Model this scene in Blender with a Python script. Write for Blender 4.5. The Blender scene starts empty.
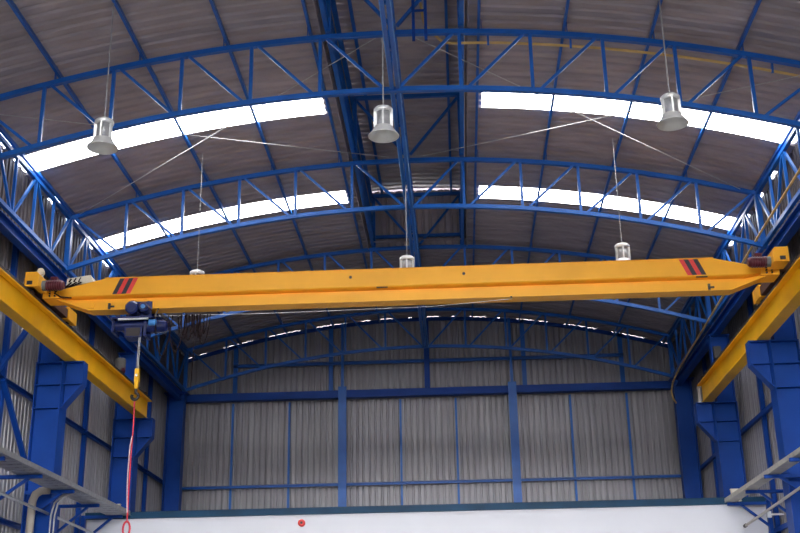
import bpy, math, random
from mathutils import Vector, Matrix
random.seed(7)
scene = bpy.context.scene
COL = scene.collection

# ------------------------------------------------------------------ materials
def mat(name, base, rough=0.5, metal=0.0, var=0.12, scale=3.0, spec=0.5, stretch=(1, 1, 1), emit=None, bump=0.0):
    m = bpy.data.materials.new(name)
    m.use_nodes = True
    nt = m.node_tree
    b = nt.nodes['Principled BSDF']
    tc = nt.nodes.new('ShaderNodeTexCoord')
    mp = nt.nodes.new('ShaderNodeMapping')
    mp.inputs['Scale'].default_value = stretch
    nz = nt.nodes.new('ShaderNodeTexNoise')
    nz.inputs['Scale'].default_value = scale
    nz.inputs['Detail'].default_value = 5
    nt.links.new(tc.outputs['Object'], mp.inputs['Vector'])
    nt.links.new(mp.outputs['Vector'], nz.inputs['Vector'])
    rp = nt.nodes.new('ShaderNodeValToRGB')
    rp.color_ramp.elements[0].position = 0.3
    rp.color_ramp.elements[1].position = 0.7
    lo = [max(0, c * (1 - var)) for c in base]
    hi = [min(1, c * (1 + var)) for c in base]
    rp.color_ramp.elements[0].color = (*lo, 1)
    rp.color_ramp.elements[1].color = (*hi, 1)
    nt.links.new(nz.outputs['Fac'], rp.inputs['Fac'])
    nt.links.new(rp.outputs['Color'], b.inputs['Base Color'])
    b.inputs['Roughness'].default_value = rough
    b.inputs['Metallic'].default_value = metal
    b.inputs['Specular IOR Level'].default_value = spec
    if bump:
        bp = nt.nodes.new('ShaderNodeBump')
        bp.inputs['Strength'].default_value = bump
        nt.links.new(nz.outputs['Fac'], bp.inputs['Height'])
        nt.links.new(bp.outputs['Normal'], b.inputs['Normal'])
    if emit:
        b.inputs['Emission Color'].default_value = (*emit[:3], 1)
        b.inputs['Emission Strength'].default_value = emit[3]
    return m

M = dict(
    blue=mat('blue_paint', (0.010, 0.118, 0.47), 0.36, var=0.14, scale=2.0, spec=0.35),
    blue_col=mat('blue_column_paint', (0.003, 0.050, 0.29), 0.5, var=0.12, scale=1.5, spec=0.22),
    blue_hoist=mat('blue_hoist_paint', (0.004, 0.012, 0.085), 0.25, var=0.2, scale=6),
    blue_light=mat('light_blue_cap', (0.06, 0.25, 0.62), 0.35, scale=8),
    teal=mat('teal_flashing', (0.003, 0.040, 0.092), 0.5, scale=1.5, var=0.2, spec=0.2),
    yellow=mat('yellow_paint', (0.90, 0.41, 0.022), 0.42, var=0.06, scale=1.3, spec=0.3),
    yellow_rail=mat('yellow_runway_paint', (0.84, 0.44, 0.006), 0.45, var=0.10, scale=1.2, spec=0.3),
    yellow_pipe=mat('ochre_pipe_paint', (0.66, 0.43, 0.14), 0.5, scale=5),
    roof=mat('roof_sheet', (0.37, 0.325, 0.345), 0.55, var=0.16, scale=0.8, stretch=(1, 3, 1)),
    wall=mat('wall_sheet', (0.30, 0.287, 0.305), 0.42, var=0.22, scale=1.6, stretch=(4, 4, 0.15), metal=0.15),
    white=mat('white_panel', (0.66, 0.66, 0.71), 0.55, var=0.03, scale=0.6),
    beige=mat('beige_enamel', (0.66, 0.61, 0.50), 0.5, var=0.06, scale=4),
    galv=mat('galvanised_steel', (0.34, 0.34, 0.345), 0.42, metal=0.5, var=0.15, scale=9),
    tray_r=mat('sandy_steel', (0.47, 0.44, 0.39), 0.5, metal=0.2, var=0.12, scale=6),
    alu=mat('spun_aluminium', (0.74, 0.74, 0.73), 0.34, metal=0.45, var=0.08, scale=7),
    alu_in=mat('reflector_lining', (0.70, 0.70, 0.67), 0.5, metal=0.2, var=0.06, scale=7),
    cage=mat('ballast_housing', (0.34, 0.34, 0.35), 0.45, metal=0.4, var=0.2, scale=9),
    dark=mat('dark_steel', (0.030, 0.022, 0.022), 0.55, metal=0.3, var=0.25, scale=8),
    brown_and_shade=mat('brown_and_shade_paint', (0.085, 0.028, 0.012), 0.6, var=0.25, scale=6),
    maroon=mat('maroon_motor_paint', (0.085, 0.010, 0.020), 0.35, var=0.2, scale=9),
    grey=mat('grey_motor_cap', (0.12, 0.14, 0.14), 0.5, scale=9),
    black=mat('black_paint', (0.018, 0.014, 0.022), 0.5, scale=6),
    red=mat('red_paint', (0.70, 0.035, 0.030), 0.45, scale=6),
    sling=mat('red_webbing', (0.62, 0.035, 0.06), 0.7, scale=40, var=0.2),
    rope=mat('pale_rope', (0.62, 0.52, 0.52), 0.7, scale=40, var=0.2),
    cable=mat('black_cable', (0.016, 0.009, 0.010), 0.85, scale=20, spec=0.1),
    wire=mat('bright_wire', (0.50, 0.50, 0.50), 0.35, metal=0.6, scale=20),
    concrete=mat('concrete_floor', (0.33, 0.32, 0.30), 0.6, var=0.15, scale=0.7, bump=0.05),
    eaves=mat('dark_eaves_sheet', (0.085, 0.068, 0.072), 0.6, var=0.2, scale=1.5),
    duct=mat('duct_paint', (0.32, 0.285, 0.25), 0.55, scale=3),
    beacon=mat('beacon_grey', (0.10, 0.092, 0.085), 0.6, scale=9, spec=0.2),
    ground=mat('yard_ground', (0.15, 0.14, 0.13), 0.8, var=0.15, scale=0.3),
    sky_panel=mat('translucent_sheet', (0.9, 0.9, 0.9), 0.5, var=0.02, scale=2, emit=(1.0, 0.985, 0.97, 10.5)),
)

# ------------------------------------------------------------------ mesh builder
class MB:
    def __init__(s):
        s.v, s.f, s.sm = [], [], []

    def add(s, vs, fs, smooth=False):
        o = len(s.v)
        s.v += [tuple(v) for v in vs]
        s.f += [tuple(o + i for i in f) for f in fs]
        s.sm += [smooth] * len(fs)
        return s

    def box(s, c, d):
        x, y, z = c
        a, b, h = d[0] / 2, d[1] / 2, d[2] / 2
        vs = [(x + i * a, y + j * b, z + k * h) for i in (-1, 1) for j in (-1, 1) for k in (-1, 1)]
        return s.add(vs, [(0, 1, 3, 2), (4, 6, 7, 5), (0, 4, 5, 1), (2, 3, 7, 6), (0, 2, 6, 4), (1, 5, 7, 3)])

    def span(s, x0, x1, y0, y1, z0, z1):
        return s.box(((x0 + x1) / 2, (y0 + y1) / 2, (z0 + z1) / 2), (abs(x1 - x0), abs(y1 - y0), abs(z1 - z0)))

    def frame_at(s, p0, p1, up):
        d = (Vector(p1) - Vector(p0)).normalized()
        u = Vector(up)
        a = d.cross(u)
        if a.length < 1e-4:
            a = d.cross(Vector((0, 1, 0)))
        a.normalize()
        return d, a, a.cross(d).normalized()

    def ext(s, prof, p0, p1, up=(0, 0, 1), smooth=False):
        """Sweep the closed profile [(side, up)] from p0 to p1."""
        d, a, b = s.frame_at(p0, p1, up)
        n = len(prof)
        p0, p1 = Vector(p0), Vector(p1)
        vs = [p0 + a * q[0] + b * q[1] for q in prof] + [p1 + a * q[0] + b * q[1] for q in prof]
        fs = [(i, (i + 1) % n, n + (i + 1) % n, n + i) for i in range(n)]
        s.add(vs, fs, smooth)
        s.add(vs, [tuple(range(n - 1, -1, -1)), tuple(range(n, 2 * n))])
        return s

    def bar(s, p0, p1, w, h=None, up=(0, 0, 1)):
        h = h or w
        return s.ext([(-w / 2, -h / 2), (w / 2, -h / 2), (w / 2, h / 2), (-w / 2, h / 2)], p0, p1, up)

    def ibeam(s, p0, p1, b, h, tw, tf, up=(0, 0, 1)):
        P = [(-b/2, -h/2), (b/2, -h/2), (b/2, -h/2+tf), (tw/2, -h/2+tf), (tw/2, h/2-tf), (b/2, h/2-tf),
             (b/2, h/2), (-b/2, h/2), (-b/2, h/2-tf), (-tw/2, h/2-tf), (-tw/2, -h/2+tf), (-b/2, -h/2+tf)]
        return s.ext(P, p0, p1, up)

    def channel(s, p0, p1, b, h, t, up=(0, 0, 1), flip=1):
        P = [(-b/2, -h/2), (b/2, -h/2), (b/2, -h/2+t), (-b/2+t, -h/2+t), (-b/2+t, h/2-t), (b/2, h/2-t), (b/2, h/2), (-b/2, h/2)]
        if flip < 0:
            P = [(-x, y) for x, y in reversed(P)]
        return s.ext(P, p0, p1, up)

    def cyl(s, p0, p1, r, n=16, r1=None, up=(0, 0, 1)):
        d, a, b = s.frame_at(p0, p1, up)
        r1 = r if r1 is None else r1
        p0, p1 = Vector(p0), Vector(p1)
        vs = []
        for k in range(n):
            t = 2 * math.pi * k / n
            vs.append(p0 + (a * math.cos(t) + b * math.sin(t)) * r)
        for k in range(n):
            t = 2 * math.pi * k / n
            vs.append(p1 + (a * math.cos(t) + b * math.sin(t)) * r1)
        s.add(vs, [(i, (i + 1) % n, n + (i + 1) % n, n + i) for i in range(n)], True)
        s.add(vs, [tuple(range(n - 1, -1, -1)), tuple(range(n, 2 * n))])
        return s

    def path(s, pts, r, n=8, close=False):
        pts = [Vector(p) for p in pts]
        k = len(pts)
        vs = []
        prev = None
        for i, p in enumerate(pts):
            if close:
                t = (pts[(i + 1) % k] - pts[i - 1])
            else:
                t = pts[min(i + 1, k - 1)] - pts[max(i - 1, 0)]
            t.normalize()
            if prev is None:
                ref = Vector((0, 0, 1)) if abs(t.z) < 0.9 else Vector((0, 1, 0))
                a = t.cross(ref).normalized()
            else:
                a = (prev - t * prev.dot(t)).normalized()
            prev = a
            b = t.cross(a)
            for j in range(n):
                q = 2 * math.pi * j / n
                vs.append(p + (a * math.cos(q) + b * math.sin(q)) * r)
        fs = []
        for i in range(k if close else k - 1):
            i2 = (i + 1) % k
            for j in range(n):
                fs.append((i * n + j, i * n + (j + 1) % n, i2 * n + (j + 1) % n, i2 * n + j))
        s.add(vs, fs, True)
        if not close:
            s.add(vs, [tuple(range(n - 1, -1, -1)), tuple(range((k - 1) * n, k * n))])
        return s

    def sweep_rect(s, pts, w, h, up=(0, 1, 0)):
        """A rectangular tube along a polyline lying in a plane whose normal is up; w along up, h across."""
        pts = [Vector(p) for p in pts]
        k = len(pts)
        vs = []
        U = Vector(up)
        for i, p in enumerate(pts):
            t = (pts[min(i + 1, k - 1)] - pts[max(i - 1, 0)]).normalized()
            nrm = t.cross(U).normalized()
            for a, b in ((-1, -1), (1, -1), (1, 1), (-1, 1)):
                vs.append(p + U * (a * w / 2) + nrm * (b * h / 2))
        fs = []
        for i in range(k - 1):
            for j in range(4):
                fs.append((i * 4 + j, i * 4 + (j + 1) % 4, (i + 1) * 4 + (j + 1) % 4, (i + 1) * 4 + j))
        fs += [(3, 2, 1, 0), tuple((k - 1) * 4 + j for j in range(4))]
        return s.add(vs, fs)

    def lathe(s, prof, c, n=32):
        x, y, z = c
        k = len(prof)
        vs = [(x + r * math.cos(2 * math.pi * i / n), y + r * math.sin(2 * math.pi * i / n), z + h) for i in range(n) for r, h in prof]
        fs = []
        for i in range(n):
            i2 = (i + 1) % n
            for j in range(k - 1):
                fs.append((i * k + j, i2 * k + j, i2 * k + j + 1, i * k + j + 1))
        return s.add(vs, fs, True)

    def poly(s, pts, off):
        """A flat polygon pts given thickness by the vector off."""
        n = len(pts)
        a = [Vector(p) for p in pts]
        vs = a + [p + Vector(off) for p in a]
        return s.add(vs, [tuple(range(n - 1, -1, -1)), tuple(range(n, 2 * n))] + [(i, (i + 1) % n, n + (i + 1) % n, n + i) for i in range(n)])

    def build(s, name, m, parent=None):
        org = Vector((0, 0, 0))
        if parent is None:
            lo = [min(v[i] for v in s.v) for i in range(3)]
            hi = [max(v[i] for v in s.v) for i in range(3)]
            org = Vector(((lo[0] + hi[0]) / 2, (lo[1] + hi[1]) / 2, lo[2]))
        else:
            org = Vector(ORG[parent.name])
        me = bpy.data.meshes.new(name)
        me.from_pydata([tuple(Vector(v) - org) for v in s.v], [], s.f)
        me.polygons.foreach_set('use_smooth', s.sm)
        me.materials.append(M[m])
        me.update()
        import bmesh
        bm = bmesh.new()
        bm.from_mesh(me)
        bmesh.ops.recalc_face_normals(bm, faces=bm.faces)
        bm.to_mesh(me)
        bm.free()
        o = bpy.data.objects.new(name, me)
        COL.objects.link(o)
        if parent is None:
            o.location = org
        else:
            o.parent = parent
        ORG[o.name] = org
        return o

ORG = {}
def tag(o, label, cat, group=None, kind=None):
    o['label'] = label
    o['category'] = cat
    if group:
        o['group'] = group
    o['kind'] = kind or 'thing'
    return o

def thing(name, label, cat, loc, group=None, kind=None):
    o = bpy.data.objects.new(name, None)
    o.empty_display_size = 0.2
    COL.objects.link(o)
    o.location = loc
    ORG[o.name] = Vector(loc)
    return tag(o, label, cat, group, kind)

def copy_tree(o, parent=None):
    c = o.copy()
    COL.objects.link(c)
    if parent is not None:
        c.parent = parent
    for ch in list(o.children):
        copy_tree(ch, c)
    return c

# ------------------------------------------------------------------ dimensions (metres)
A = 9.0                                  # half span of the arched trusses
ZE = 11.79                               # bottom chord height at the ends
T = [21.31, 27.74, 34.5, 41.25]          # the four trusses in view
YF, YB = -8.0, 42.8                      # front opening, back gable
XW = 9.78                                # side wall sheets
def ZB(x): return ZE + 1.418 * (1 - (x / A) ** 2)
def ZT(x): return ZE + 1.508 + 1.320 * (1 - (x / A) ** 2)
zb, zt = ZB, ZT
def zroof(x): return ZT(x) + 0.235
SIDE = {-1: 'hoist side', 1: 'conduit side'}
MON_X, MON_Y1, MON_Z = 1.5, 34.62, 16.68

# ------------------------------------------------------------------ setting
m = MB(); m.span(-3000, 3000, -4000, YF, -0.25, -0.02)
tag(m.build('ground', 'ground'), 'open ground outside the hall entrance, out of view', 'ground', kind='structure')
m = MB(); m.span(-XW - .3, XW + .3, YF, YB + .2, -0.2, 0)
tag(m.build('floor', 'concrete'), 'grey concrete floor of the hall', 'floor', kind='structure')

def corr_rows(y0, y1, p, depth):
    """(y, dz) rows of a trapezoid sheet whose ribs repeat every p."""
    out = []
    k = 0
    while y0 + k * p < y1 - 1e-6:
        b = y0 + k * p
        for f, d in ((0.0, 0), (0.55, 0), (0.68, depth), (0.87, depth)):
            if b + f * p <= y1 + 1e-6:
                out.append((b + f * p, d))
        k += 1
    out.append((y1, 0))
    return out

PITCH = 0.30
STRIPS = [24.45 + 5.7 * k for k in range(-5, 2)]
STRIPS = [s for s in STRIPS if s > YF + 0.5 and abs(s - 18.75) > .1]
def in_strip(y): return any(s - 1e-4 < y < s + 0.9 - 1e-4 for s in STRIPS)

GAPS = ((23.2, 23.9), (24.5, 25.3), (26.9, 27.3), (28.2, 28.8), (29.8, 30.6), (31.5, 32.2))
def in_gap(y): return any(a < y < b for a, b in GAPS)

def roof_sheet(mb, xs, rows, keep):
    idx = {}
    vs, fs = [], []
    for j, (y, d) in enumerate(rows):
        for i, x in enumerate(xs):
            idx[i, j] = len(vs)
            vs.append((x, y, zroof(x) + d))
    for j in range(len(rows) - 1):
        ym = (rows[j][0] + rows[j + 1][0]) / 2
        for i in range(len(xs) - 1):
            if keep((xs[i] + xs[i + 1]) / 2, ym):
                fs.append((idx[i, j], idx[i + 1, j], idx[i + 1, j + 1], idx[i, j + 1]))
    mb.add(vs, fs)

def lin(a, b, n): return [a + (b - a) * i / n for i in range(n + 1)]
y_start = 24.45 - PITCH * 108
rows = corr_rows(y_start, YB + 0.25, PITCH, 0.045)
XS_STRIP, XS_END, X_EAVE = 1.93, 9.06, 9.14
m = MB()
for s in (-1, 1):
    xs = [s * v for v in [MON_X + .06, XS_STRIP] + lin(XS_STRIP, XS_END, 20)[1:] + [X_EAVE, 9.34, XW + .16]]
    roof_sheet(m, xs, rows, lambda x, y: not (in_strip(y) and XS_STRIP < abs(x) < XS_END) and not (X_EAVE < abs(x) < 9.34 and in_gap(y)))
mid = corr_rows(24.45 + PITCH * 33, YB + 0.25, PITCH, 0.045)
roof_sheet(m, lin(-MON_X - .06, MON_X + .06, 6), mid, lambda x, y: True)
tag(m.build('ceiling', 'roof'), 'brown-grey corrugated sheet roof curving over the hall', 'ceiling', kind='structure')

wn = 0
for y0 in STRIPS:
    for s in (-1, 1):
        wn += 1
        r = corr_rows(y0, y0 + 0.9, PITCH, 0.045)
        m = MB()
        roof_sheet(m, [s * v for v in lin(XS_STRIP, XS_END, 20)], r, lambda x, y: True)
        o = m.build('window_%d' % wn, 'sky_panel')
        if abs(y0 - 24.45) < .1:
            l = 'glowing white skylight strip in the roof beyond the nearest truss, %s' % SIDE[s]
        elif abs(y0 - 30.15) < .1:
            l = 'glowing white skylight strip just above the crane girder, %s' % SIDE[s]
        else:
            l = 'white skylight strip in the roof over the hall entrance, out of view'
        tag(o, l, 'skylight', 'white skylight strips across the roof', kind='structure')

def wall_panel(mb, axis, fixed, a0, a1, ztop, sgn, p=0.23, depth=0.055, z0=0.0):
    rows_ = corr_rows(a0, a1, p, depth)
    vs, fs = [], []
    for q, d in rows_:
        x, y = (fixed + sgn * d, q) if axis == 'y' else (q, fixed + sgn * d)
        vs += [(x, y, z0), (x, y, ztop(q))]
    for i in range(len(rows_) - 1):
        fs.append((2 * i, 2 * i + 2, 2 * i + 3, 2 * i + 1))
    mb.add(vs, fs)

for s, nm in ((-1, 'wall_left'), (1, 'wall_right')):
    m = MB()
    wall_panel(m, 'y', s * XW, YF, YB, lambda y: zroof(XW) - .01, s)
    tag(m.build(nm, 'wall'), 'grey ribbed sheet side wall behind the columns, %s' % SIDE[s], 'wall', kind='structure')
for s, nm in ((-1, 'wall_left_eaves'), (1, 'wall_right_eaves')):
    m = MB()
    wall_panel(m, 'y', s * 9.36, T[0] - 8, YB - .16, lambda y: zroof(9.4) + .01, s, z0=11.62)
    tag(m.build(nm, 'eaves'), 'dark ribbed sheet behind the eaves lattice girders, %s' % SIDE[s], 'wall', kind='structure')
m = MB()
wall_panel(m, 'x', YB, -XW, XW, lambda x: zroof(x) - (0.005 if math.sin(x * 7.1) + math.sin(x * 3.3 + 1) > -.2 else -0.02), 1)
tag(m.build('wall_back', 'wall'), 'grey ribbed sheet gable wall closing the far end', 'wall', kind='structure')

m = MB()
vs, fs = [], []
fx = lin(-XW, XW, 60)
for x in fx:
    vs += [(x, YF, 11.7 + 2.0 * (1 - (x / A) ** 2)), (x, YF, zroof(x) + .02)]
m.add(vs, [(2 * i, 2 * i + 2, 2 * i + 3, 2 * i + 1) for i in range(60)])
tag(m.build('wall_front', 'wall'), 'arched sheet infill over the open hall entrance, out of view', 'wall', kind='structure')
m = MB(); m.span(-9.42, 9.42, 32.25, 32.4, 0, 5.93)
tag(m.build('wall_partition', 'white'), 'white partition wall across the bottom of the view', 'wall', kind='structure')
m = MB(); m.span(-9.46, 9.46, 32.18, 32.46, 5.92, 6.09); m.span(-9.46, 9.46, 32.16, 32.48, 6.085, 6.105)
tag(m.build('trim_1', 'teal'), 'dark teal flashing capping the white partition wall', 'trim', kind='structure')

# ------------------------------------------------------------------ roof trusses
TL = ['nearest blue arched roof truss, just behind the three big lamps',
      'second blue arched truss, with the second skylights behind it, above the crane girder',
      'third blue arched truss, half hidden by the yellow crane girder',
      'farthest blue arched truss, standing against the ribbed gable wall']
PX = [-9, -7.5, -6, -4.5, -3, -1.5, 0, 1.5, 3, 4.5, 6, 7.5, 9]
PXT = [[-9, -7.48, -6, -4.54, -3.05, -1.58, -.08, 1.38, 2.87, 4.38, 5.86, 7.36, 9],
       [-9, -7.5, -6, -4.5, -3, -1.5, 0, 1.45, 2.96, 4.46, 5.98, 7.48, 9], PX, PX]
DT, DB = [-.085, -.075, 0.0, 0.03], [-.03, 0, 0, 0]
for i, y in enumerate(T):
    PXi = PXT[i]
    def zt(x, d=DT[i]): return ZT(x) + d
    def zb(x, d=DB[i]): return ZB(x) + d
    r = thing('roof_truss', TL[i], 'truss', (0, y, ZE), 'arched roof trusses spanning the hall')
    m = MB(); m.sweep_rect([(x, y, zt(x)) for x in lin(-A - .1, A + .1, 36)], 0.11, 0.105); m.build('top_chord', 'blue', r)
    m = MB(); m.sweep_rect([(x, y, zb(x)) for x in lin(-A - .1, A + .1, 36)], 0.11, 0.105); m.build('bottom_chord', 'blue', r)
    for x in PXi:
        w = 0.13 if abs(x) == 9 else 0.072
        MB().bar((x, y, zb(x) + .04), (x, y, zt(x) - .04), w, w, up=(0, 1, 0)).build('vertical_web', 'blue', r)
    for a, b in zip(PXi[:-1], PXi[1:]):
        if b <= .1:
            p, q = (a + .14, y, zt(a + .14) - .04), (b - .16, y, zb(b - .16) + .04)
        else:
            p, q = (a + .16, y, zb(a + .16) + .04), (b - .14, y, zt(b - .14) - .04)
        MB().bar(p, q, 0.06, 0.06, up=(0, 1, 0)).build('diagonal_web', 'blue', r)
zb, zt = ZB, ZT

# ------------------------------------------------------------------ purlins
ORD = {1: 'first blue purlin out from the ridge vent', 2: 'second blue purlin out from the ridge vent',
       3: 'third blue purlin out from the ridge vent', 4: 'fourth blue purlin out from the ridge vent',
       5: 'blue eaves purlin running above the side lattice girders'}
for s in (-1, 1):
    for k in range(1, 6):
        x = s * 1.8 * k
        tilt = Vector((2 * 1.32 * x / 81, 0, 1)).normalized()
        m = MB()
        c = Vector((x, 0, zt(x) + 0.06)) + tilt * 0.075
        m.channel((c.x, YF + .2, c.z), (c.x, YB - .05, c.z), 0.06, 0.15, 0.012, up=tilt, flip=s)
        for y in T:
            m.box((c.x + s * .05, y, zt(x) + .08), (0.012, 0.10, 0.24))
        tag(m.build('roof_purlin', 'blue'), '%s, %s' % (ORD[k], SIDE[s]), 'purlin', 'blue purlins carrying the roof sheets')
m = MB(); m.channel((0, MON_Y1 + .05, zt(0) + .135), (0, YB - .05, zt(0) + .135), 0.075, 0.15, 0.012)
tag(m.build('roof_purlin', 'blue'), 'short blue ridge purlin between the ridge vent and gable wall', 'purlin', 'blue purlins carrying the roof sheets')

# ------------------------------------------------------------------ ridge vent (raised middle of the roof)
r = thing('ridge_vent', 'raised dark ridge vent along the middle of the roof', 'roof vent', (0, 24, zt(0)))
m = MB()
vs, fs = [], []
rr = corr_rows(YF, MON_Y1 + .3, PITCH, 0.04)
for y, d in rr:
    for x in (-MON_X - .35, 0, MON_X + .35):
        vs.append((x, y, MON_Z + d + 0.06 * (1 - abs(x) / 1.8)))
for j in range(len(rr) - 1):
    for i in range(2):
        fs.append((3 * j + i, 3 * j + i + 1, 3 * j + 4 + i, 3 * j + 3 + i))
m.add(vs, fs); m.build('raised_roof_sheet', 'roof', r)
for s in (-1, 1):
    m = MB(); m.span(s * (MON_X + .07), s * (MON_X + .09), YF, MON_Y1 + .09, zt(MON_X), MON_Z); m.build('side_sheet', 'roof', r)
    m = MB(); m.channel((s * (MON_X - .06), YF, zt(MON_X) + .24), (s * (MON_X - .06), MON_Y1, zt(MON_X) + .24), 0.10, 0.30, 0.015, flip=-s); m.build('side_beam', 'blue', r)
    m = MB(); m.channel((s * (MON_X - .02), YF, 15.55), (s * (MON_X - .02), MON_Y1, 15.55), 0.08, 0.14, 0.012, flip=-s); m.build('side_rail', 'blue', r)
    m = MB(); m.channel((s * (MON_X - .02), YF, 16.36), (s * (MON_X - .02), MON_Y1, 16.36), 0.10, 0.16, 0.012, flip=-s); m.build('eaves_rail', 'blue', r)
    m = MB(); m.channel((s * 1.13, YF, 16.58), (s * 1.13, MON_Y1, 16.58), 0.07, 0.14, 0.012); m.build('vent_purlin', 'blue', r)
    for y in T[:3]:
        MB().bar((s * (MON_X - .09), y, zt(MON_X) + .05), (s * (MON_X - .09), y, 16.45), 0.10, 0.10, up=(0, 1, 0)).build('vent_post', 'blue', r)
        MB().bar((s * (MON_X - .14), y + .01, 16.36), (s * .06, y + .01, zt(0) + .10), 0.07, 0.07, up=(0, 1, 0)).build('vent_brace', 'blue', r)
for y in T[:3]:
    MB().bar((-MON_X, y, 16.46), (MON_X, y, 16.46), 0.10, 0.10).build('vent_cross_beam', 'blue', r)
m = MB(); wall_panel(m, 'x', MON_Y1, -MON_X - .10, MON_X + .10, lambda x: MON_Z - (0.0 if math.sin(x * 9) > .3 else .02), 1, z0=zt(0) + .1); m.build('end_sheet', 'roof', r)
MB().bar((-MON_X, MON_Y1 - .06, zt(0) + .42), (MON_X, MON_Y1 - .06, zt(0) + .42), 0.08, 0.10).build('end_rail', 'blue', r)

# middle lattice girder running along the ridge
r = thing('ridge_girder', 'blue lattice girder running lengthwise under the ridge vent, past the middle lamp', 'girder', (0, 24, zb(0)))
for dx in (-.055, .055):
    m = MB()
    m.ext([(-.035, -.045), (.035, -.045), (.035, .045), (-.035, .045)], (dx, 12.0, zb(0) + .0), (dx, T[3], zb(0) + .0)); m.build('bottom_angle', 'blue', r)
for dx in (-.10, .10):
    MB().cyl((dx, 12.0, zb(0) - .02), (dx, T[3], zb(0) - .02), 0.014, 8).build('highlight_tube', 'blue_light', r)  # pale tubes painted in for skylight highlights along the bottom angles
MB().bar((0, 12.0, zt(0) - .02), (0, T[3], zt(0) - .02), 0.09, 0.10).build('top_chord', 'blue', r)
ys = [T[0] - 6.43 + 6.43 * k / 4 for k in range(4)] + [T[i] + (T[i + 1] - T[i]) * k / 4 for i in range(3) for k in range(4)] + [T[3]]
for k, y in enumerate(ys):
    if all(abs(y - t) > .1 for t in T):
        MB().bar((0, y, zb(0)), (0, y, zt(0)), 0.06, 0.06, up=(0, 1, 0)).build('vertical_web', 'blue', r)
    if k + 1 < len(ys):
        a, b = (zb(0), zt(0)) if k % 2 else (zt(0), zb(0))
        MB().bar((0, y + .12, a), (0, ys[k + 1] - .12, b), 0.05, 0.05, up=(1, 0, 0)).build('diagonal_web', 'blue', r)

# ------------------------------------------------------------------ side lattice girders + eaves beams
BAYL = ['between the two nearest trusses', 'between the second and third trusses', 'between the third truss and the gable wall']
for s in (-1, 1):
    for i in range(3):
        y0, y1 = T[i], T[i + 1]
        x = s * 9.0
        r = thing('side_lattice_girder', 'blue lattice girder under the eaves %s, %s' % (BAYL[i], SIDE[s]), 'lattice girder', (x, (y0 + y1) / 2, ZE), 'lattice girders along both eaves')
        MB().bar((x, y0 + .07, zt(A) - .09), (x, y1 - .07, zt(A) - .09), 0.09, 0.09).build('top_chord', 'blue', r)
        MB().bar((x, y0 + .07, ZE - .0), (x, y1 - .07, ZE - .0), 0.10, 0.10).build('bottom_chord', 'blue', r)
        n = [y0 + (y1 - y0) * k / 5 for k in range(6)]
        for k in range(1, 5):
            MB().bar((x, n[k], ZE + .04), (x, n[k], zt(A) - .12), 0.065, 0.065, up=(0, 1, 0)).build('vertical_web', 'blue', r)
        for k in range(5):
            lo = (k % 2 == 0)
            a, b = (ZE + .04, zt(A) - .13) if lo else (zt(A) - .13, ZE + .04)
            MB().bar((x, n[k] + .10, a), (x, n[k + 1] - .10, b), 0.06, 0.06, up=(1, 0, 0)).build('diagonal_web', 'blue', r)
    m = MB()
    m.ibeam((s * 9.12, T[0] - 8, 11.50), (s * 9.12, T[3] - .3, 11.50), 0.22, 0.28, 0.02, 0.025)
    tag(m.build('eaves_beam', 'blue_col'), 'heavy blue eaves beam resting on the column heads, %s' % SIDE[s], 'beam', 'eaves beams along both sides')

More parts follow.
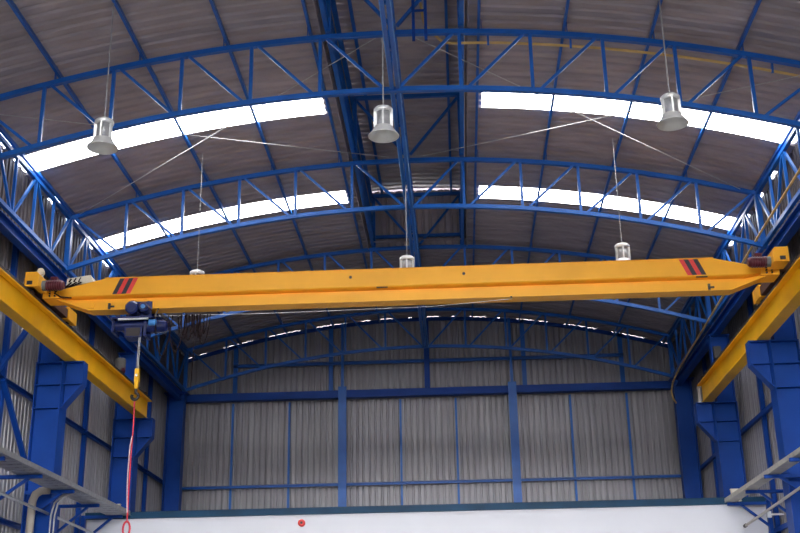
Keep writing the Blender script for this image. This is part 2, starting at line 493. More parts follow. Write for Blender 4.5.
# ------------------------------------------------------------------ columns with crane brackets
CL = {0: 'nearer blue bracketed crane column, rising past the cable tray', 1: 'farther blue bracketed crane column, foot behind the white partition'}
for s in (-1, 1):
    for i, y in enumerate(T[1:3]):
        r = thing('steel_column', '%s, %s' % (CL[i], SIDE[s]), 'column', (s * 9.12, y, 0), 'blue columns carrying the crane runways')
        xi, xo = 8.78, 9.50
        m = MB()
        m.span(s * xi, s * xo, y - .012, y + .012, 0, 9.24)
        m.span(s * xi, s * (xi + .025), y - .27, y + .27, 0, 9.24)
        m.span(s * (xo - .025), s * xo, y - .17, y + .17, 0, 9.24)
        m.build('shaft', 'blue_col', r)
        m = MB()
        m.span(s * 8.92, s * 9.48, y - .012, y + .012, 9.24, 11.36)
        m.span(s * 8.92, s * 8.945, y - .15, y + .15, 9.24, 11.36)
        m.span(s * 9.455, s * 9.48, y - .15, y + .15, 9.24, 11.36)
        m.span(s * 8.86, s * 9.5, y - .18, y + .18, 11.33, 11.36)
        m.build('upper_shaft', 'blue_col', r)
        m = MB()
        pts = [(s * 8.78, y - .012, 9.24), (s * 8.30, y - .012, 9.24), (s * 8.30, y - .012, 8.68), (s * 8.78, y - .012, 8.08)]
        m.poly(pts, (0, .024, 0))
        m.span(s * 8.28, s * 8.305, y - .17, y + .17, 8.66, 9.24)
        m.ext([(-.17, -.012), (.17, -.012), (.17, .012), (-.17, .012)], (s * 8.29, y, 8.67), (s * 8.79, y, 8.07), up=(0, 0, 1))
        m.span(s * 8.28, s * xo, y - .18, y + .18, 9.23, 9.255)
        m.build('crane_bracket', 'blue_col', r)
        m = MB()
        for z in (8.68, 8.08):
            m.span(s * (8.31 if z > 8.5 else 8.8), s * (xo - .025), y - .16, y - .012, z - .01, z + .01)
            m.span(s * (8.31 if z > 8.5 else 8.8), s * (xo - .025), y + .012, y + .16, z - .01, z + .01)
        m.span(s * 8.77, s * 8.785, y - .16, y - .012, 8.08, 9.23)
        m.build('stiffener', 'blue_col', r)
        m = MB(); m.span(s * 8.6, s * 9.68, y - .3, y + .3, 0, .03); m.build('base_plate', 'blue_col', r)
    r = thing('corner_column', 'blue column in the gable corner, %s' % SIDE[s], 'column', (s * 9.32, T[3], 0), 'blue corner columns at the gable wall')
    m = MB()
    m.span(s * 8.98, s * 9.60, T[3] - .012, T[3] + .012, 0, 11.65)
    m.span(s * 8.98, s * 9.01, T[3] - .2, T[3] + .2, 0, 11.65)
    m.span(s * 9.57, s * 9.60, T[3] - .2, T[3] + .2, 0, 11.65)
    m.build('shaft', 'blue_col', r)
    m = MB(); m.span(s * 8.85, s * 9.72, T[3] - .22, T[3] + .22, 11.65, 11.68); m.build('cap_plate', 'blue_col', r)
    m = MB(); m.span(s * 8.7, s * 9.74, T[3] - .3, T[3] + .3, 0, .03); m.build('base_plate', 'blue_col', r)

# ------------------------------------------------------------------ gable wall framing
YG = 42.46
m = MB(); m.ibeam((-9.72, YG, 11.75), (9.72, YG, 11.75), 0.28, 0.28, 0.025, 0.025)
m.span(-9.72, 9.72, YG - .155, YG - .135, 11.612, 11.888)
tag(m.build('gable_beam', 'blue_col'), 'wide blue beam crossing the gable wall under the farthest truss', 'beam')
for x in (-3.22, 3.19):
    m = MB(); m.span(x - .155, x + .155, YG - .22, YG - .16, 0, 12.02); m.span(x - .02, x + .02, YG - .16, YG + .16, 0, 11.56)
    m.bar((x, YG - .14, 12.0), (x, YG - .14, zroof(x) - .16), 0.10, 0.08, up=(0, 1, 0))
    tag(m.build('gable_column', 'blue'), 'blue main gable wall column, %s' % ('under the hoist half of the girder' if x < 0 else 'under the conduit half of the girder'), 'column', 'main columns of the gable wall')
m = MB(); m.ibeam((0, YG, 11.94), (0, YG, zroof(0) - .22), 0.20, 0.16, 0.012, 0.015, up=(0, 1, 0))
tag(m.build('king_post', 'blue_col'), 'blue post rising from the middle of the gable beam to the ridge', 'post')
YM = YB - .10
LOW = {-7.45: 'first blue mullion from the corner, hoist side', -5.28: 'second blue mullion from the corner, hoist side',
       -1.05: 'blue mullion in the middle panel of the gable, hoist side', 1.05: 'blue mullion in the middle panel of the gable, conduit side',
       5.36: 'second blue mullion from the corner, conduit side', 7.48: 'first blue mullion from the corner, conduit side'}
for x, l in LOW.items():
    m = MB(); m.channel((x, YM, 0), (x, YM, 11.56), 0.08, 0.10, 0.01, up=(0, 1, 0))
    tag(m.build('gable_mullion', 'blue'), 'thin ' + l + ', below the gable beam', 'mullion', 'thin mullions of the lower gable wall')
UP = {-7.4: 'outermost blue gable post above the beam, hoist side', -3.7: 'inner blue gable post above the beam, hoist side',
      3.7: 'inner blue gable post above the beam, conduit side', 7.4: 'outermost blue gable post above the beam, conduit side'}
for x, l in UP.items():
    m = MB(); m.channel((x, YM, 11.93), (x, YM, zroof(x) - .06), 0.16, 0.12, 0.012, up=(0, 1, 0))
    tag(m.build('gable_post', 'blue'), l + ', running up to the roof', 'post', 'posts of the upper gable wall')
m = MB(); m.channel((-9.7, YM - .1, 8.38), (9.7, YM - .1, 8.38), 0.09, 0.10, 0.01)
tag(m.build('gable_girt', 'blue'), 'lower blue girt across the gable wall just above the white partition', 'girt', 'girts across the gable wall')
m = MB(); m.channel((-7.48, YM - .1, 13.02), (7.48, YM - .1, 13.02), 0.10, 0.12, 0.01)
tag(m.build('gable_girt', 'blue'), 'upper blue girt across the dark gable wall behind the farthest truss', 'girt', 'girts across the gable wall')

m = MB(); m.sweep_rect([(x, YM - .02, zroof(x) - .14) for x in lin(-9.74, 9.74, 40)], 0.08, 0.13)
tag(m.build('gable_rafter', 'blue_col'), 'dark blue edge rafter following the roof curve along the gable wall top', 'rafter')
# ------------------------------------------------------------------ side wall framing
MUL = [(23.45, 'nearest'), (26.0, 'second'), (30.0, 'third'), (32.25, 'fourth'), (36.75, 'fifth'), (39.0, 'farthest')]
for s in (-1, 1):
    xm = s * 9.68
    for y, w in MUL:
        m = MB(); m.channel((xm, y, 0), (xm, y, 12.4), 0.14, 0.12, 0.01, up=(1, 0, 0))
        tag(m.build('side_wall_mullion', 'blue_col'), '%s blue upright on the ribbed side wall, %s' % (w, SIDE[s]), 'mullion', 'uprights on the side walls')
    for z, w in ((8.4, 'upper'), (5.2, 'lower')):
        m = MB(); m.channel((s * 9.64, T[0] - 8, z), (s * 9.64, YB - .1, z), 0.10, 0.12, 0.01)
        tag(m.build('side_wall_girt', 'blue_col'), '%s blue girt along the ribbed side wall, %s' % (w, SIDE[s]), 'girt', 'girts along the side walls')
    r = thing('wall_brace', 'crossed blue braces on the side wall before the nearer column, %s' % SIDE[s], 'brace', (s * 9.58, 25.6, 5.2), 'crossed braces on the side walls')
    for p, q in (((23.7, 6.9), (27.4, 10.35)), ((23.7, 10.35), (25.45, 8.7)), ((25.75, 8.35), (27.55, 6.8))):
        MB().bar((s * 9.57, p[0], p[1]), (s * 9.57, q[0], q[1]), 0.08, 0.12, up=(1, 0, 0)).build('brace_bar', 'blue_col', r)

# ------------------------------------------------------------------ crane runway beams
for s in (-1, 1):
    x = s * 8.62
    r = thing('runway_beam', 'long yellow crane runway beam on blue brackets, %s' % SIDE[s], 'runway beam', (x, 24, 9.255), 'yellow crane runway beams')
    MB().ibeam((x, 6.0, 9.58), (x, 34.85, 9.58), 0.30, 0.65, 0.02, 0.03).build('beam', 'yellow_rail', r)
    MB().ext([(-.05, 0), (.05, 0), (.05, .02), (.012, .03), (.012, .075), (.032, .085), (.032, .11), (-.032, .11), (-.032, .085), (-.012, .075), (-.012, .03), (-.05, .02)],
             (x, 6.0, 9.905), (x, 34.7, 9.905)).build('crane_rail', 'dark', r)
    c0 = None
    for k in range(14):
        for t in (-1, 1):
            if c0 is None:
                m = MB(); m.span(x + t * .05, x + t * .13, 20.96, 21.04, 9.905, 9.95)
                c0 = m.build('rail_clip', 'dark', r)
            else:
                c = c0.copy(); COL.objects.link(c); c.parent = r
                c.location = ((.18 if t > 0 else 0), k * 1.0, 0)
    m = MB(); m.bar((x - s * .125, 6, 9.94), (x - s * .125, 34.6, 9.94), 0.04, 0.07)
    for k in range(12):
        y = 10 + 2.15 * k
        m.path([(x - s * .125, y, 9.92), (x - s * .125, y, 10.02), (x - s * .09, y, 10.06), (x - s * .02, y, 10.05)], 0.012, 6)
    m.build('conductor_bar', 'black', r)
    # buffer at the far end of the rail
    m = MB(); m.span(x - .06, x + .06, 34.45, 34.62, 9.905, 10.10); m.build('end_stop', 'brown_and_shade', r)
    if s > 0:
        m = MB(); m.span(x - .15, x - .06, 34.852, 34.87, 9.28, 9.89); m.build('end_plate', 'cage', r)

m = MB(); m.cyl((-8.60, 31.7, 10.05), (-8.60, 31.7, 10.40), 0.155, 20); m.cyl((-8.60, 31.7, 10.40), (-8.60, 31.7, 10.43), 0.13, 20)
r = thing('warning_beacon', 'grey beacon with a dark red base on the yellow runway beam beside the hook', 'beacon', (-8.60, 31.7, 9.99))
m.build('housing', 'beacon', r)
m = MB(); m.cyl((-8.60, 31.7, 10.016), (-8.60, 31.7, 10.06), 0.15, 16); m.box((-8.47, 31.6, 10.07), (0.09, 0.10, 0.10)); m.build('base', 'maroon', r)

# ------------------------------------------------------------------ bridge crane
YC = 25.05
cr = thing('bridge_crane', 'yellow overhead crane bridge girder spanning the hall between the runway beams', 'crane', (0, YC, 10.02))
HW = 0.25
prof = [(-HW, 10.46), (-HW, 10.05), (-.22, 10.02), (-.10, 9.99), (-.10, 9.905), (-.20, 9.895), (-.20, 9.70), (.20, 9.70), (.20, 9.895), (.10, 9.905), (.10, 9.99), (.22, 10.02), (HW, 10.05), (HW, 10.46)]
def gz(x):
    ax = abs(x)
    top = 10.46 if ax < 6.95 else 10.46 - (ax - 6.95) * (0.27 / 1.15)
    bot = 9.70 if ax < 7.35 else 9.70 + (ax - 7.35) * (0.36 / 0.95)
    return top, bot
xs = [-8.38, -8.1, -7.7, -7.35, -6.95, -4, -1.8, 0, 1.8, 4, 6.95, 7.35, 7.7, 8.1, 8.38]
m = MB(); vs, fs = [], []
n = len(prof)
for x in xs:
    t, b = gz(x)
    for dy, z in prof:
        vs.append((x, YC + dy, min(max(z, b + (z - 9.70) * .25), t)))
for i in range(len(xs) - 1):
    for j in range(n):
        fs.append((i * n + j, i * n + (j + 1) % n, (i + 1) * n + (j + 1) % n, (i + 1) * n + j))
fs += [tuple(range(n)), tuple((len(xs) - 1) * n + j for j in range(n))]
m.add(vs, fs); girder = m.build('bridge_girder', 'yellow', cr)
m = MB(); m.span(-7.0, 7.0, YC - HW - .015, YC - HW + .02, 10.452, 10.468); m.build('top_edge_plate', 'yellow', cr)
yf = YC - HW
for s in (-1, 1):
    for k in range(4):
        x0 = s * (6.22 + .105 * k)
        sl = s * 0.165
        cname = 'black' if (k % 2 == 1) else 'red'
        m = MB()
        m.poly([(x0, yf - .004, 10.44), (x0 + s * .105, yf - .004, 10.44), (x0 + s * .105 + sl, yf - .004, 10.06), (x0 + sl, yf - .004, 10.06)], (0, .005, 0))
        o = m.build('warning_stripe', cname, cr)
        o['label'] = 'slanting %s stripe on the girder side' % cname
for x in (1.33, -1.27):
    m = MB(); m.cyl((x, yf - .006, 10.28), (x, yf + .01, 10.28), 0.035, 14); m.build('lifting_hole', 'black', cr)
for x in (-6.86, 6.84):
    m = MB(); m.box((x, YC - .22, 9.78), (0.05, 0.06, 0.13)); m.box((x + .07, YC - .22, 9.77), (0.09, 0.03, 0.035)); m.build('trolley_stop', 'black', cr)
m = MB(); m.box((-7.33, YC - .21, 9.80), (0.24, 0.03, 0.13)); m.build('bolted_plate', 'yellow', cr)
for x in (6.70, -.55):
    m = MB(); m.box((x, yf + .03, 10.022), (0.26, .05, 0.02)); m.build('name_slot', 'black', cr)

for s in (-1, 1):
    xc = s * 8.56
    m = MB()
    m.span(xc - .12, xc + .12, 24.2 if s < 0 else 24.75, 26.95, 10.08, 10.30)
    ec = m.build('end_carriage', 'brown_and_shade', cr)  # brown puts the carriage's shadowed underside into its colour
    m = MB(); m.span(xc - .15, xc + .15, 26.55, 27.15, 10.05, 10.36); m.build('wheel_housing', 'yellow', ec)
    m = MB()
    ca, cb_ = (8.30, 8.62) if s < 0 else (8.14, 8.48)
    pts = [(s * ca, 24.1, 10.08), (s * ca, 24.1, 10.36), (s * (ca + .05), 24.1, 10.42), (s * cb_, 24.1, 10.42), (s * cb_, 24.1, 10.08)]
    m.poly(pts, (0, .55, 0)); m.build('gear_cover', 'yellow', ec)
    m = MB(); m.box((s * (ca + .20), 24.09, 10.16), (0.12, 0.03, 0.08)); m.build('buffer', 'black', ec)
    for y in (24.45 if s < 0 else 24.95, 26.85):
        m = MB(); m.cyl((xc - .05, y, 10.13), (xc + .05, y, 10.13), 0.115, 20); m.build('wheel', 'dark', ec)
    mo = MB()
    x1, x2, ym, zm = s * ca, s * (ca - .44), 24.40, 10.18
    mo.cyl((x1 - s * .07, ym, zm), (x2, ym, zm), 0.115, 24)
    mo.cyl((x2, ym, zm), (x2 - s * .05, ym, zm), 0.115, 24, 0.08)
    for k in range(6):
        xx = x1 - s * (.11 + .055 * k)
        mo.cyl((xx, ym, zm), (xx - s * .02, ym, zm), 0.13, 24)
    mo = mo.build('travel_motor', 'maroon', cr)
    m = MB(); m.box((x1 - s * .26, ym, zm + .15), (0.16, 0.13, 0.08)); m.build('terminal_box', 'maroon', mo)
    m = MB(); m.cyl((x1, ym, zm), (x1 - s * .09, ym, zm), 0.12, 24); m.build('brake_flange', 'grey', mo)
    # knee plates joining girder and carriage
    m = MB()
    m.poly([(xc - s * .13, YC - .28, 10.20), (xc - s * .50, YC - .28, 10.22), (xc - s * .55, YC - .28, 10.0), (xc - s * .13, YC - .28, 10.0)], (0, .56, 0))
    m.build('joint_plate', 'yellow', cr)
    m = MB()
    for z in (10.05, 10.11, 10.17):
        m.cyl((xc - s * .30, YC - .31, z), (xc - s * .30, YC - .28, z), 0.022, 8)
        m.cyl((xc - s * .42, YC - .31, z), (xc - s * .42, YC - .28, z), 0.022, 8)
    m.build('joint_bolt', 'dark', cr)
m = MB(); m.cyl((-8.36, 24.4, 10.40), (-8.36, 24.4, 10.50), 0.04, 14); m.cyl((-8.36, 24.46, 10.50), (-8.36, 24.32, 10.50), 0.06, 16, 0.09); m.build('signal_horn', 'beige', cr)
m = MB()
x0, x1 = -7.92, -7.38
m.poly([(x0, YC - .22, 10.27), (x1 + .10, YC - .22, 10.40), (x1 + .02, YC - .22, 10.56), (x0 + .02, YC - .22, 10.49)], (0, .34, 0))
cb = m.build('control_box', 'beige', cr)
m = MB()
for k in range(3):
    m.path([(x0 + .12 + .11 * k, YC - .235, 10.47 + .015 * k), (x0 + .08 + .11 * k, YC - .25, 10.40), (x0 + .14 + .12 * k, YC - .25, 10.38), (x0 + .02 + .06 * k, YC - .26, 10.28), (x0 - .15, YC - .27, 10.22)], 0.016, 6)
m.build('control_cable', 'cable', cb)
m = MB(); m.path([(-8.05, YC - .27, 10.22), (-8.15, YC - .29, 10.12), (-8.0, YC - .29, 10.02), (-7.75, YC - .26, 10.0)], 0.018, 6); m.build('power_cable', 'cable', cr)

# festoon wire and cable loops along the girder
m = MB(); m.path([(-5.75, YC - .42, 9.44), (-3, YC - .42, 9.42), (0.6, YC - .42, 9.46), (2.4, YC - .30, 9.62)], 0.006, 6); m.build('festoon_wire', 'wire', cr)
m = MB()
for x in (-5.72, 2.38):
    m.bar((x, YC - .43, 9.43 if x < 0 else 9.62), (x, YC - .15, 9.72), 0.03, 0.03)
m.build('wire_bracket', 'dark', cr)
for k in range(9):
    x = -5.15 + .072 * k
    d = 0.46 + 0.14 * ((k * 5) % 4) / 3
    pts = []
    for q in range(9):
        t = q / 8
        pts.append((x + .10 * (t - .5) + .02 * math.sin(6 * t + k), YC - .42 + .03 * math.cos(3 * k + 5 * t), 9.45 - d * math.sin(math.pi * t) ** .6))
    MB().path(pts, 0.014, 6).build('festoon_cable', 'cable', cr)
for (xa, xb, d) in ((-5.72, -5.32, .95), (-5.42, -5.02, .85), (-4.75, -4.45, .70)):
    pts = [(xa + (xb - xa) * q / 10, YC - .42, 9.44 - d * math.sin(math.pi * q / 10) ** .7) for q in range(11)]
    MB().path(pts, 0.014, 6).build('festoon_cable', 'cable', cr)

MB().path([(-4.80, YC - .42, 9.42), (-4.80, YC - .42, 8.6), (-4.83, YC - .42, 7.75)], 0.010, 6).build('pendant_cable', 'cable', cr)
# ------------------------------------------------------------------ electric hoist
YH = YC - .10
h = thing('electric_hoist', 'dark blue electric hoist hanging under the striped end of the girder', 'hoist', (-6.1, YH, 8.9))
m = MB()
m.cyl((-6.66, YH - .1, 9.30), (-5.95, YH - .1, 9.30), 0.13, 24); m.cyl((-6.72, YH - .1, 9.30), (-6.66, YH - .1, 9.30), 0.09, 20)
for k in range(10):
    xx = -6.46 + .05 * k
    m.cyl((xx, YH - .1, 9.30), (xx + .022, YH - .1, 9.30), 0.138, 24)
m.build('rope_drum', 'blue_hoist', h)
m = MB(); m.span(-6.72, -5.78, YH - .38, YH + .42, 9.40, 9.44); m.span(-6.72, -6.66, YH - .30, YH + .15, 9.1, 9.42); m.span(-5.98, -5.92, YH - .30, YH + .15, 9.0, 9.42); m.build('hoist_frame', 'blue_hoist', h)
m = MB(); m.cyl((-6.55, YH - .385, 9.37), (-5.86, YH - .385, 9.37), 0.024, 10); m.build('tie_rod', 'alu', h)
m = MB(); m.cyl((-5.93, YH - .1, 9.26), (-5.50, YH - .1, 9.26), 0.145, 24)
for k in range(7):
    xx = -5.90 + .055 * k
    m.cyl((xx, YH - .1, 9.26), (xx + .02, YH - .1, 9.26), 0.165, 24)
m.cyl((-5.50, YH - .1, 9.26), (-5.44, YH - .1, 9.26), 0.14, 24, 0.08)
m.build('lifting_motor', 'blue_hoist', h)
m = MB(); m.cyl((-5.86, YH - .30, 9.30), (-5.70, YH - .30, 9.30), 0.07, 16); m.build('motor_cap', 'blue_light', h)
m = MB(); m.span(-6.42, -6.02, YH - .28, YH + .12, 8.98, 9.22); m.build('gear_case', 'blue_hoist', h)
m = MB(); m.span(-6.38, -6.06, YH - .295, YH - .278, 9.0, 9.19); m.build('rating_panel', 'dark', h)
for x, rr_ in ((-6.23, .155), (-5.96, .115)):
    m = MB(); m.cyl((x, YH - .48, 9.62), (x, YH - .16, 9.62), rr_, 24); m.cyl((x, YH - .52, 9.62), (x, YH - .48, 9.62), rr_ * .75, 24, rr_)
    tm = m.build('trolley_motor', 'blue_hoist', h)
    m = MB(); m.cyl((x, YH - .535, 9.62), (x, YH - .515, 9.62), rr_ * .45, 18); m.build('fan_cover', 'blue_light' if rr_ < .13 else 'blue_hoist', tm)
for dy in (-.20, .37):
    m = MB(); m.span(-6.36, -5.84, YH + dy, YH + dy + .03, 9.40, 9.84); m.build('trolley_plate', 'blue_hoist', h)
for x in (-6.26, -5.94):
    for y in (YH - .16, YH + .31):
        m = MB(); m.cyl((x, y, 9.79), (x, y + .05, 9.79), 0.075, 18); m.build('trolley_wheel', 'dark', h)
for dx in (-.016, .016):
    m = MB(); m.cyl((-6.08 + dx, YH - .22, 9.0), (-6.08 + dx, YH - .22, 8.1), 0.012, 6); m.build('wire_rope', 'galv', h)
m = MB()
m.poly([(-6.125, YH - .27, 8.24), (-6.035, YH - .27, 8.24), (-6.03, YH - .27, 7.98), (-6.05, YH - .27, 7.78), (-6.11, YH - .27, 7.78), (-6.13, YH - .27, 7.98)], (0, .10, 0))
hb = m.build('hook_block', 'yellow_rail', h)
m = MB(); m.cyl((-6.08, YH - .30, 8.08), (-6.08, YH - .27, 8.08), 0.028, 16); m.build('sheave_pin', 'alu', hb)
pts = [(-6.09, YH - .22, 7.80), (-6.09, YH - .22, 7.72)] + [(-6.10 + .075 * math.sin(t), YH - .22, 7.61 + .075 * math.cos(t)) for t in [0.2 + .5 * k for k in range(11)]]
m = MB(); m.path(pts, 0.036, 8); m.build('hook', 'dark', hb)

SLX = -6.11
r = thing('lifting_sling', 'red sling hanging from the crane hook, ending in a loop', 'sling', (SLX, YH - .22, 4.6))
m = MB(); m.path([(SLX, YH - .20, 7.56), (SLX + .01, YH - .20, 7.0), (SLX - .005, YH - .20, 6.2), (SLX, YH - .20, 4.85)], 0.017, 8); m.build('red_strand', 'sling', r)
m = MB(); m.path([(SLX, YH - .21, 6.72), (SLX - .03, YH - .22, 6.5), (SLX - .042, YH - .22, 6.0), (SLX - .035, YH - .22, 5.5), (SLX - .005, YH - .22, 5.05)], 0.013, 8)
o = m.build('pale_strand', 'rope', r); o['label'] = 'pale strand of the sling'
m = MB(); m.path([(SLX + .075 * math.sin(t), YH - .21, 4.70 + .16 * math.cos(t)) for t in [2 * math.pi * k / 20 for k in range(20)]], 0.022, 8, True); m.build('loop', 'sling', r)

# ------------------------------------------------------------------ pendant lamps
def lamp(loc, ztop, label, rod=0.014):
    """loc = base centre (reflector rim)."""
    x, y, z = loc
    r = thing('pendant_lamp', label, 'lamp', loc, 'high-bay lamps hanging from the roof')
    m = MB(); m.lathe([(.288, 0), (.288, .012), (.25, .06), (.205, .12), (.18, .165), (.172, .19), (0, .19)], (x, y, z))
    rf = m.build('reflector', 'alu', r)
    m = MB(); m.lathe([(.282, .006), (.24, .062), (.195, .12), (.16, .17), (0, .175)], (x, y, z)); m.build('reflector_lining', 'alu_in', rf)
    m = MB(); m.lathe([(0, .18), (.135, .18), (.135, .50), (0, .50)], (x, y, z), 24); m.build('ballast_can', 'cage', r)
    for k in range(5):
        t = -math.pi / 2 + k * 2 * math.pi / 5
        m = MB(); m.bar((x + .158 * math.cos(t), y + .158 * math.sin(t), z + .18), (x + .158 * math.cos(t), y + .158 * math.sin(t), z + .50), .05, .03, up=(-math.sin(t), math.cos(t), 0)); m.build('cage_bar', 'alu', r)
    m = MB(); m.lathe([(0, .49), (.172, .49), (.18, .51), (.18, .555), (.15, .585), (.04, .59), (.025, .64), (0, .64)], (x, y, z), 28); m.build('cap', 'alu', r)
    m = MB(); m.cyl((x, y, z + .63), (x, y, ztop), rod, 8); m.build('hanging_rod', 'galv', r)
    return r
XR = 19.2
lamp((-5.42, XR, 11.05), zt(-5.4) + .08, 'nearest row pendant lamp hanging from the hoist side purlin')
lamp((-0.125, XR, 11.07), zb(0) - .04, 'middle pendant lamp of the nearest row, beside the ridge girder')
lamp((5.2, XR, 11.09), zt(5.4) + .08, 'nearest row pendant lamp hanging from the conduit side purlin')
lamp((-5.17, 26.2, 10.47), zt(-5.2) + .08, 'farther pendant lamp barely showing over the girder on the hoist side', 0.007)
lamp((-0.02, 26.2, 10.66), zb(0) - .04, 'farther pendant lamp peeking over the middle of the crane girder', 0.009)
lamp((5.19, 26.2, 10.79), zt(5.4) + .08, 'farther pendant lamp peeking over the girder on the conduit side', 0.008)

# ------------------------------------------------------------------ roof bracing rods
RODS = {-1: (((-8.73, 27.65, 13.30), (-0.4, 21.40, 14.50)), ((-8.9, 21.40, 13.10), (-0.5, 27.65, 14.62))),
        1: (((8.57, 27.65, 13.34), (0.44, 21.40, 14.46)), ((8.6, 21.40, 13.22), (0.4, 27.65, 14.62)))}
for s in (-1, 1):
    for k, (p, q) in enumerate(RODS[s]):
        m = MB(); m.cyl(p, q, 0.012, 8)
        tag(m.build('bracing_rod', 'wire'), 'thin bracing rod from %s, %s' % ('the second truss end up to the near ridge' if k == 0 else 'the nearest truss end up to the far ridge', SIDE[s]), 'bracing rod', 'crossed bracing rods below the skylights')

# ------------------------------------------------------------------ ochre conduit
pts = [(0.50, 21.62, 16.3), (0.56, 21.62, 15.5), (0.62, 21.62, 15.05), (0.66, 21.62, 14.88), (0.98, 21.62, 14.50), (1.08, 21.62, 14.44), (1.25, 21.62, 14.42)]
pts += [(x, 21.62, zt(x) - .15 - .002 * x) for x in lin(2.0, 8.75, 13)]
pts += [(8.84, 21.7, 13.0), (8.84, 21.8, 12.6), (8.82, 22.3, 12.12), (8.80, 23.5, 12.0), (8.80, 27, 11.93), (8.80, 31.5, 11.75), (8.80, 35, 11.62), (8.8, 39.0, 11.5), (8.80, 40.3, 11.35), (8.80, 40.75, 11.12), (8.83, 40.7, 10.85), (8.9, 40.6, 10.65)]
r = thing('conduit_pipe', 'ochre conduit running under the nearest truss then back along the eaves', 'conduit', (4.5, 30, 10.65))
MB().path(pts, 0.030, 8).build('pipe', 'yellow_pipe', r)
for x in (2.0, 3.75, 7.9):
    m = MB(); m.bar((x, 21.62, zt(x) - .22), (x, 21.55, zt(x) + .05), 0.045, 0.05, up=(0, 1, 0)); m.build('pipe_clip', 'blue', r)
r = thing('hanger_frame', 'small dark blue hanger frame dropping from the ridge vent past the nearest truss', 'hanger', (.58, 21.1, 14.1))
for x in (.42, .68):
    m = MB(); m.bar((x, 21.12, 14.22), (x, 21.12, 16.0), .065, .05, up=(0, 1, 0)); m.build('hanger_bar', 'blue_col', r)
for z in (14.95, 15.35):
    m = MB(); m.bar((.42, 21.12, z), (.68, 21.12, z), .04, .04); m.build('hanger_rung', 'blue_col', r)

# ------------------------------------------------------------------ cable trays, brackets, pipes
for s in (-1, 1):
    xa, xb = (8.15, 8.78) if s < 0 else (8.30, 8.58)
    tm = 'galv' if s < 0 else 'tray_r'
    dz = 0 if s < 0 else -.06
    r = thing('cable_tray', ('wide grey cable tray of parallel rails on blue arms, hoist side' if s < 0 else 'sandy-grey cable tray on blue arms, ending at the white partition, conduit side'), 'cable tray', (s * 8.45, 20, 6.0), 'cable trays along both walls')
    for x in (xa, xb):
        m = MB(); m.channel((s * x, 2, 6.06 + dz), (s * x, 32.05, 6.06 + dz), 0.03, 0.11, 0.006, flip=(1 if (x == xa) == (s > 0) else -1)); m.build('side_rail', tm, r)
    m = MB()
    if s < 0:
        y = 2.0
        while y < 32:
            m.span(s * xa, s * xb, y, y + .30, 6.008, 6.014)
            y += .36
    else:
        m.span(s * xa, s * xb, 2, 32.05, 6.008 + dz, 6.014 + dz)
    m.build('tray_bed', tm, r)
    m = MB(); xe0 = 8.50 if s < 0 else 8.54
    m.poly([(s * (xe0 - .02), 31.98, 5.97), (s * (xe0 + .20), 31.98, 5.97), (s * (xe0 + .16), 32.05, 6.32), (s * (xe0 - .06), 32.05, 6.32)], (0, .10, 0))
    m.build('end_elbow', 'beige', r)
    nl = 5 if s < 0 else 3
    for k in range(nl):
        x = xa + .08 + .095 * k
        m = MB(); m.cyl((s * x, 2, 6.045 + dz), (s * x, 31.9, 6.045 + dz), 0.03, 8); m.build('tray_cable', 'cable' if k % 2 else 'galv', r)
    ORDN = ['nearest', 'second', 'third', 'fourth', 'farthest']
    for k, y in enumerate((22.98, 25.2, 27.42, 29.83, 32.0)):
        b = thing('tray_bracket', '%s blue triangular arm under the cable tray, %s' % (ORDN[k], SIDE[s]), 'bracket', (s * 9.0, y, 5.0), 'blue arms carrying the cable trays')
        xe = 8.22 + (.12 if k > 2 else 0)
        xp = 9.44 if k != 2 else 9.40
        MB().bar((s * xp, y, 5.96 + dz), (s * xe, y, 5.96 + dz), 0.08, 0.08).build('arm', 'blue_col', b)
        MB().bar((s * (xp - .04), y, 5.30), (s * (xe + .30), y, 5.93), 0.06, 0.07, up=(0, 1, 0)).build('strut', 'blue_col', b)
        if k != 2:
            MB().bar((s * xp, y, 0), (s * xp, y, 6.0), 0.10, 0.14, up=(0, 1, 0)).build('upright', 'blue_col', b)
m = MB(); m.path([(-8.95, 10, 5.60), (-8.95, 24, 5.55), (-8.9, 29.7, 5.45), (-8.9, 31.2, 5.42)], 0.035, 10)
tag(m.build('handrail_pipe', 'galv'), 'thin grey pipe running along below the cable tray, hoist side', 'pipe', 'thin pipes along the side walls')
r = thing('handrail_pipe', 'thin grey pipe with a dark tip in front of the partition, conduit side', 'pipe', (8.7, 20, 5.28), 'thin pipes along the side walls')
m = MB(); m.path([(8.7, 10, 5.90), (8.7, 26.35, 5.46), (8.7, 31.7, 5.285)], 0.035, 10); m.build('pipe', 'tray_r', r)
m = MB(); m.cyl((8.7, 31.68, 5.286), (8.7, 31.82, 5.28), 0.05, 10); m.build('pipe_tip', 'dark', r)
m = MB(); m.path([(-8.75, 27.2, 5.97), (-8.95, 27.2, 5.96), (-9.08, 27.2, 5.88), (-9.14, 27.2, 5.72), (-9.15, 27.2, 5.3), (-9.15, 27.2, 0.0)], 0.095, 16)
tag(m.build('drop_duct', 'duct'), 'fat beige duct dropping from the cable tray past the nearer column', 'duct')
for k, dx in enumerate((0, .09)):
    m = MB(); m.path([(-8.35 - dx, 27.75, 5.99), (-8.50 - dx, 27.66, 5.90), (-8.62 - dx, 27.50, 5.70), (-8.67 - dx, 27.47, 5.4), (-8.67 - dx, 27.47, 0.0)], 0.022, 8)
    tag(m.build('drop_conduit', 'galv'), ('thin bent grey conduit dropping from the tray, the one farther from the wall' if k == 0 else 'thin bent grey conduit dropping from the tray, the one nearer the wall'), 'conduit', 'thin conduits below the cable tray')
m = MB(); m.box((9.06, 30.6, 5.42), (.10, .08, .16))
m.span(9.05, 9.44, 30.58, 30.62, 5.40, 5.44)
tag(m.build('junction_box', 'white'), 'small white junction box on the wall frame below the tray, conduit side', 'junction box')

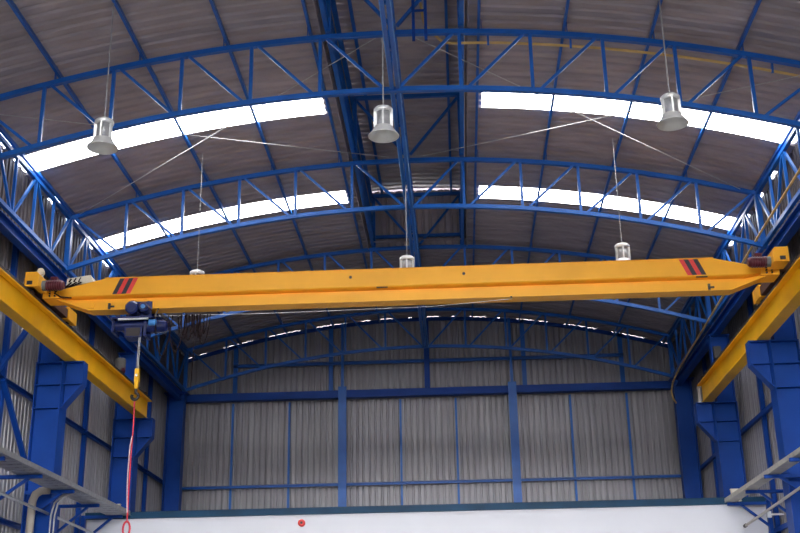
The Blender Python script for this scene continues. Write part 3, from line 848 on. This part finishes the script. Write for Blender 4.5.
m = MB(); m.span(8.98, 9.20, 34.30, 34.485, 10.62, 10.98)
tag(m.build('switch_box', 'beacon'), 'small grey box on the farther column above the runway beam, conduit side', 'switch box')
# alarm bell on the partition
r = thing('alarm_bell', 'round red alarm bell on the white partition wall', 'alarm bell', (-3.34, 32.2, 5.60))
m = MB(); m.cyl((-3.34, 32.25, 5.69), (-3.34, 32.18, 5.69), 0.10, 24); m.cyl((-3.34, 32.18, 5.69), (-3.34, 32.15, 5.69), 0.10, 24, 0.06); m.build('gong', 'red', r)
m = MB(); m.cyl((-3.34, 32.15, 5.69), (-3.34, 32.135, 5.69), 0.035, 14); m.build('hub', 'dark', r)

# ------------------------------------------------------------------ world, camera, view
w = bpy.data.worlds.new('World'); scene.world = w
w.use_nodes = True
bg = w.node_tree.nodes['Background']
nt = w.node_tree
tc = nt.nodes.new('ShaderNodeTexCoord')
sx = nt.nodes.new('ShaderNodeSeparateXYZ')
rp = nt.nodes.new('ShaderNodeValToRGB')         # hazy sky, brightest at the horizon
nt.links.new(tc.outputs['Generated'], sx.inputs['Vector'])
nt.links.new(sx.outputs['Z'], rp.inputs['Fac'])
rp.color_ramp.elements[0].position = 0.0
rp.color_ramp.elements[0].color = (1.0, 1.0, 1.0, 1)
rp.color_ramp.elements[1].position = 0.9
rp.color_ramp.elements[1].color = (0.15, 0.17, 0.20, 1)
e = rp.color_ramp.elements.new(0.09); e.color = (0.92, 0.96, 1.0, 1)
e = rp.color_ramp.elements.new(0.26); e.color = (0.27, 0.29, 0.32, 1)
nt.links.new(rp.outputs['Color'], bg.inputs['Color'])
bg.inputs['Strength'].default_value = 21.0

R = Vector((0.99845326, 0.05304269, -0.01666035))
U = Vector((0.03356911, -0.33627738, 0.94116451))
F = Vector((-0.0443194, 0.94026804, 0.33753784))
cam = bpy.data.cameras.new('camera')
co = bpy.data.objects.new('camera', cam); COL.objects.link(co)
co.matrix_world = Matrix(((R.x, U.x, -F.x, 1.041), (R.y, U.y, -F.y, 0.0), (R.z, U.z, -F.z, 1.6), (0, 0, 0, 1)))
cam.sensor_fit = 'HORIZONTAL'
cam.sensor_width = 36.0
cam.lens = 1146.34 / 800 * 36
cam.clip_end = 300
scene.camera = co
scene.view_settings.view_transform = 'Standard'
scene.view_settings.look = 'None'
scene.view_settings.exposure = 0.2
scene.view_settings.gamma = 1.0
scene.view_settings.use_curve_mapping = False
scene.cycles.use_denoising = True
scene.cycles.max_bounces = 8
scene.cycles.diffuse_bounces = 6
